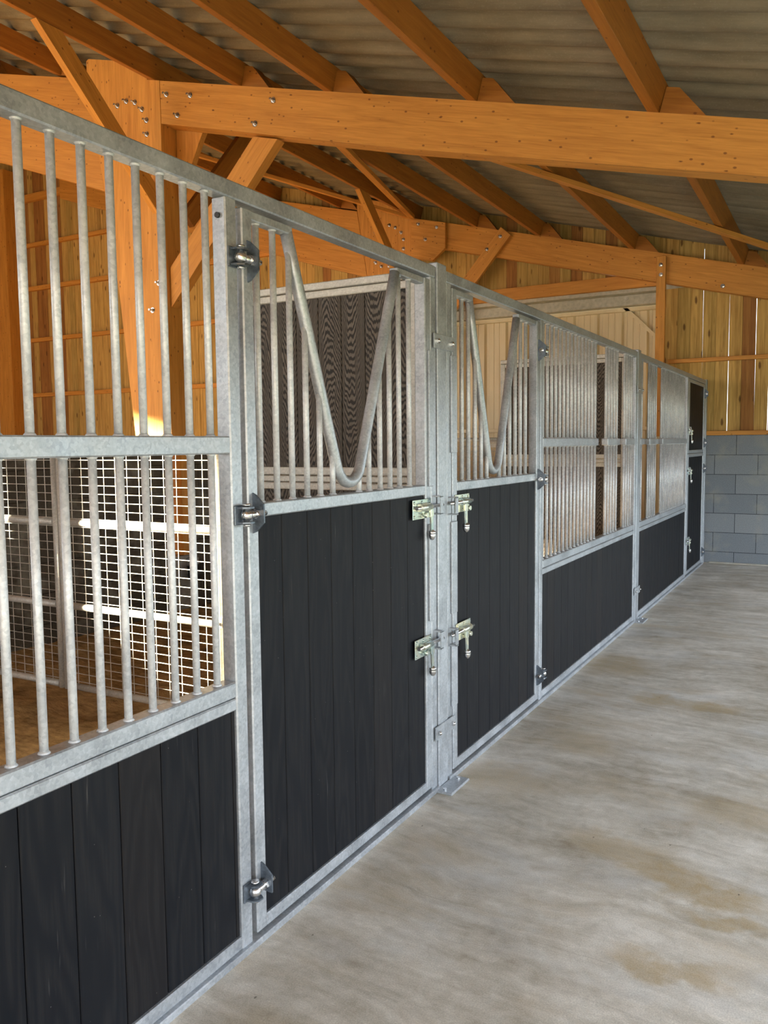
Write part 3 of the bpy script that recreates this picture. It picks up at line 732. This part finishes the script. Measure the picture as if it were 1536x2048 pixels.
for x, l in zip(PUR, PLAB): purlin(x, l)
purlin(1.66, 'roof purlin over the aisle, just outside the right edge'); purlin(2.92, 'roof purlin at the eave right of the aisle')
# flat laths nailed under the purlins as wind bracing
lath(-2.38, 5.93, 1.70, 10.52, 'long diagonal lath under the purlins at the right, passing below the corrugated roof')
lath(-7.6, 6.2, -3.98, 10.75, 'diagonal lath under the purlins left of the far column')

# ------------------------------------------------------------------ building shell
YB = 11.10
# corrugated roof = ceiling
bm = bmesh.new()
pitch = 0.245; ny = int(17.2 / (pitch/8)); xs = [-14.6, -12, -9, -6, -3, 0, 2, 3.9]
rows = []
for j in range(ny + 1):
    y = -5.8 + j*pitch/8; h = 0.030*math.cos(2*math.pi*y/pitch)
    rows.append([bm.verts.new((x + 0.05, y, zr(x, y) + 0.224 + h)) for x in xs])
for a, b in zip(rows[:-1], rows[1:]):
    for i in range(len(xs) - 1):
        f = bm.faces.new((a[i], a[i+1], b[i+1], b[i])); f.smooth = True
rows2 = None
ceil = single('ceiling', bm, 'roof', kind='structure')
sol = ceil.modifiers.new('thickness', 'SOLIDIFY'); sol.thickness = 0.008; sol.offset = 1

def board_wall(name, axis, a0, a1, p0, p1, zlo, zhi, holes, pitch=0.1535, gaps=True, seed=1):
    """vertical boards; axis 'x' or 'y'; zlo/zhi functions; holes = list of functions u -> (z0,z1) or None"""
    rg = random.Random(seed); bm = bmesh.new(); rnd_layer(bm)
    u = a0
    while u < a1:
        w = pitch; g0 = 0.0; closed = False
        if gaps: g0 = rg.choice((0.0022, 0.003, 0.004, 0.005)); closed = rg.random() < (0.22 if u > -0.6 else 0.94)
        s, e = u, min(u + w - g0, a1); r = rg.random(); um = (s + e)/2
        segs = [(zlo(um), zhi(um))]
        for h in holes:
            q = h(um)
            if not q: continue
            ns = []
            for z0, z1 in segs:
                if q[0] > z0: ns.append((z0, min(z1, q[0])))
                if q[1] < z1: ns.append((max(z0, q[1]), z1))
            segs = [t for t in ns if t[1] - t[0] > 0.01]
        k = 0
        for z0, z1 in segs:
            tl = rg.uniform(-0.0016, 0.0016) if gaps else 0
            za, zb = (zhi(s) - zhi(um), zhi(e) - zhi(um)) if abs(z1 - zhi(um)) < 1e-6 else (0, 0)
            pts = [(s + tl, z0), (e + tl, z0), (e - tl, z1 + zb), (s - tl, z1 + za)]
            off = rg.uniform(-0.002, 0.002) if gaps else 0
            add_prism(bm, pts, 'y' if axis == 'x' else 'x', p0 + off, p1 + off, rnd=r)
            if closed: add_prism(bm, [(e - 0.02, z0), (e + 0.02, z0), (e + 0.02, z1 + zb), (e - 0.02, z1 + zb)], 'y', p1 + 0.003, p1 + 0.012, rnd=0.93)
        u += w
    single(name, bm, 'boards', kind='structure')
roofz = lambda x: zr(x, YB) + 0.235
door_hole = lambda x: (-1.0, 3.70) if -4.38 < x < -0.56 else None
board_wall('wall_back', 'x', -14.2, 3.6, YB, YB + 0.025, lambda x: 1.613, roofz, [door_hole], seed=4)
bm = bmesh.new(); add_box(bm, -0.55, 3.6, YB, YB + 0.20, -0.02, 1.612); single('wall_back_base', bm, 'blocks', kind='structure')
bm = bmesh.new(); add_box(bm, -14.2, -4.40, YB, YB + 0.20, -0.02, 1.612); single('wall_back_base', bm, 'blocks', kind='structure')
# low block wall behind the stalls, on which the tapered columns stand
for ya, yb_ in ((-5.2, 0.47), (0.76, 5.735), (6.03, 10.89)):
    bm = bmesh.new(); add_box(bm, -4.16, -3.955, ya, yb_, -0.02, 1.600); single('wall_left', bm, 'blocks_shaded', kind='structure')
bm = bmesh.new(); add_box(bm, -4.16, -3.955, 5.737, 6.028, -0.02, 0.497); single('wall_left_plinth', bm, 'plinth', kind='structure')
bm = bmesh.new(); add_box(bm, -4.16, -3.955, 0.472, 0.758, -0.02, 1.597); single('wall_left_plinth', bm, 'plinth', kind='structure')
# outer left wall and front gable of the hall (outside the view, they shape the daylight)
lh1 = lambda y: (-1.0, 5.2) if -5.2 < y < -1.0 else None
lh2 = lambda y: (4.45, 5.25) if 7.9 < y < 9.0 else None
board_wall('wall_outer_left', 'y', -5.4, 11.1, -14.24, -14.215, lambda y: -0.02, lambda y: zr(-14.2, y) + 0.22, [lh1], pitch=0.30, gaps=False, seed=9)
front_open = lambda x: (-1.0, 4.60 + 0.257*(-6.45 - x)) if -11.4 < x < -6.45 else None
board_wall('wall_front', 'x', -14.2, -1.0, -5.42, -5.395, lambda x: -0.02, lambda x: zr(x, -5.4) + 0.22, [front_open], pitch=0.15, gaps=False, seed=12)

board_wall('wall_right', 'y', -5.4, 11.1, 3.56, 3.585, lambda y: -0.02, lambda y: zr(3.57, y) + 0.215, [lambda y: (-1.0, 1.9)], pitch=0.15, gaps=False, seed=15)  # unseen wall; low opening sized for the sky light on the fronts

# timber rails nailed across the boards
RG = 'horizontal rails on the gable boards'
def girt(x0, x1, z, label, h=0.075, d=0.075):
    beam('wall_rail', (x0, YB - d/2 - 0.002, z), (x1, YB - d/2 - 0.002, z), d, h, 'timber', label, 'rail', RG)
girt(-13.35, -11.0, 6.40, 'topmost timber rail on the left gable boards, under the deep rafter', 0.14)
girt(-13.35, -9.95, 5.50, 'timber rail on the left gable boards, second from the top')
girt(-13.30, -5.05, 4.66, 'timber rail on the left gable boards, third from the top', 0.085)
girt(-13.30, -4.55, 3.66, 'timber rail on the left gable boards, second from the bottom')
girt(-13.30, -4.40, 2.58, 'lowest timber rail on the left gable boards')
girt(-0.48, 3.5, 2.555, 'timber rail on the boards right of the sliding door', 0.05)
girt(-0.55, 3.5, 1.639, 'timber sill board on top of the grey block wall', 0.054, 0.085)
beam('gable_post', (-13.25, 10.93, 0.0), (-13.25, 10.93, 6.95), 0.30, 0.60, 'timber', 'tall orange timber post at the far left edge of the gable', 'post', up=(1, 0, 0))
pst = beam('door_jamb_post', (-0.548, 10.865, 1.605), (-0.548, 10.865, 3.845), 0.064, 0.112, 'timber', 'slim orange post bolted to the far rafter at the right side of the sliding door', 'post', up=(1, 0, 0))
for x, z in ((-0.552, 3.737), (-0.550, 3.615)): bolt(pst, x, z, 10.833)
beam('lintel', (-4.45, 11.061, 3.605), (-0.60, 11.061, 3.605), 0.072, 0.165, 'timber', 'orange timber lintel above the beige sliding door', 'lintel')
# sliding door hung outside
D = Thing('sliding_door', 'beige ribbed metal sliding door seen beyond the stalls', 'sliding door', (-2.5, 11.42, 0), None)
bm = bmesh.new(); x = -4.5; prof = []
while x < -0.3:
    for dx, dy in ((0, 0), (0.022, 0.045), (0.060, 0.045), (0.080, 0), (0.150, 0), (0.155, 0.006), (0.162, 0.006), (0.167, 0), (0.235, 0), (0.240, 0.006), (0.247, 0.006), (0.252, 0)): prof.append((x + dx, 11.45 + dy))
    x += 0.333
A_ = [bm.verts.new((p[0], p[1], 0.05)) for p in prof]; B_ = [bm.verts.new((p[0], p[1], 3.38)) for p in prof]
for i in range(len(prof) - 1): bm.faces.new((A_[i], A_[i+1], B_[i+1], B_[i]))
sheet = D.part('ribbed_sheet', bm, 'beige'); sheet.modifiers.new('thickness', 'SOLIDIFY').thickness = 0.002
D.part('top_rail', box_bm(-4.5, -0.3, 11.39, 11.445, 3.285, 3.335, bev=0.004), 'beige')
D.part('mid_rail', box_bm(-4.5, -0.3, 11.39, 11.445, 1.695, 1.745, bev=0.004), 'beige')
bm = bmesh.new()
d = Vector((0.412, 0, -0.425)).normalized(); nn = Vector((d[2], 0, -d[0]))*0.022; p = Vector((-1.13, 11.42, 3.35)); q = Vector((-0.33, 11.42, 2.545))
add_prism(bm, [((p+nn)[0], (p+nn)[2]), ((q+nn)[0], (q+nn)[2]), ((q-nn)[0], (q-nn)[2]), ((p-nn)[0], (p-nn)[2])], 'y', 11.39, 11.44); D.part('diagonal_brace', bm, 'beige')
T_ = Thing('door_track', 'grey metal track under the lintel from which the sliding door hangs', 'door track', (-2.5, 11.3, 3.4))
T_.part('rail', box_bm(-4.6, -0.2, 11.262, 11.40, 3.337, 3.50, bev=0.01), 'track')
T_.part('cover_strip', box_bm(-4.6, -0.2, 11.098, 11.268, 3.475, 3.56, bev=0.004), 'track')
bm = bmesh.new(); add_cyl(bm, (-1.07, 11.25, 3.44), (-1.07, 11.275, 3.44), 0.03, 12); add_cyl(bm, (-1.07, 11.235, 3.44), (-1.07, 11.255, 3.44), 0.014, 6); T_.part('hanger_bolt', bm, 'galv_warm_lit')
bm = bmesh.new(); add_box(bm, 0.06, 3.5, 11.035, 11.099, 0.0, 0.014, bev=0.006); single('trim_1', bm, 'concrete', kind='structure')
# drinker at the column foot
W = Thing('drinking_bowl', 'small black drinking bowl at the foot of the tapered column, behind the mesh', 'drinking bowl', (-3.85, 5.95, 0.28))
bm = bmesh.new(); add_cyl(bm, (-3.86, 5.93, 0.26), (-3.86, 5.93, 0.40), 0.07, 16, 0.088); W.part('bowl', bm, 'black')
bm = bmesh.new(); add_box(bm, -3.9555, -3.90, 5.90, 6.02, 0.30, 0.47, bev=0.006); W.part('valve_box', bm, 'plinth')
# floors
bm = bmesh.new(); add_box(bm, -0.06, 3.8, -6.5, YB, -0.12, 0.0); single('floor', bm, 'concrete', kind='structure')
bm = bmesh.new()
rg = random.Random(3); nx, nyy = 60, 150
def sz(x, y): return -0.035 + 0.018*math.sin(x*3.1 + y*1.7) + 0.012*math.sin(x*7.3 - y*5.1 + 1) + 0.008*math.sin(x*13 + y*11) + rg.uniform(-0.006, 0.006)
g = [[bm.verts.new((-14.3 + 14.235*i/nx, -6.5 + 17.75*j/nyy, sz(-14.3 + 14.235*i/nx, -6.5 + 17.75*j/nyy))) for i in range(nx+1)] for j in range(nyy+1)]
for j in range(nyy):
    for i in range(nx):
        f = bm.faces.new((g[j][i], g[j][i+1], g[j+1][i+1], g[j+1][i])); f.smooth = True
single('floor_sand', bm, 'sand', kind='structure')
bm = bmesh.new(); add_box(bm, -60, 60, -60, -6.5, -0.30, -0.13); single('ground_yard', bm, 'gravel', kind='structure')  # unseen; pale ground added to bounce sunlight up under the roof
bm = bmesh.new(); add_box(bm, -60, 60, -6.5, 60, -0.30, -0.14); single('ground_meadow', bm, 'grass', kind='structure')  # unseen; ground made dark to keep bounce off the purlin sides

# ------------------------------------------------------------------ daylight
W_ = bpy.data.worlds.new('sky'); SC.world = W_; W_.use_nodes = True
nt = W_.node_tree; nt.nodes.clear()
wo = nt.nodes.new('ShaderNodeOutputWorld'); bg = nt.nodes.new('ShaderNodeBackground')
sky = nt.nodes.new('ShaderNodeTexSky'); sky.sky_type = 'HOSEK_WILKIE'; sky.turbidity = 4.0; sky.ground_albedo = 0.4
SUN = Vector((0.61, 1.0, -0.362)).normalized()
sky.sun_direction = (-SUN)[:]
mx = nt.nodes.new('ShaderNodeMix'); mx.data_type = 'RGBA'; mx.inputs[0].default_value = 0.55
nt.links.new(sky.outputs[0], mx.inputs[6]); mx.inputs[7].default_value = (0.82, 0.90, 1.0, 1)
nt.links.new(mx.outputs[2], bg.inputs[0]); bg.inputs[1].default_value = 3.6
nt.links.new(bg.outputs[0], wo.inputs[0])
sl = bpy.data.lights.new('sun', 'SUN'); sl.energy = 26.0; sl.color = (1.0, 0.86, 0.64); sl.angle = math.radians(0.9)
so = bpy.data.objects.new('sun', sl); COL.objects.link(so); so.rotation_euler = SUN.to_track_quat('-Z', 'Y').to_euler(); so.location = (-12, -20, 12)

# ------------------------------------------------------------------ camera
cam = bpy.data.cameras.new('camera'); cam.sensor_fit = 'VERTICAL'; cam.sensor_height = 36; cam.sensor_width = 27; cam.lens = 1645/2048*36; cam.clip_start = 0.05
co = bpy.data.objects.new('camera', cam); COL.objects.link(co)
right = Vector((0.8719, 0.4895, -0.0096)); fwd = Vector((-0.4883, 0.8688, -0.0822))
fwd.normalize(); right = (right - fwd*right.dot(fwd)).normalized(); up = right.cross(fwd)
co.matrix_world = Matrix(((right[0], up[0], -fwd[0], 1.545), (right[1], up[1], -fwd[1], 0.0), (right[2], up[2], -fwd[2], 1.541), (0, 0, 0, 1)))
SC.camera = co
SC.view_settings.view_transform = 'Standard'; SC.view_settings.look = 'None'
SC.view_settings.exposure = 1.5; SC.view_settings.gamma = 1.0; SC.view_settings.use_curve_mapping = False
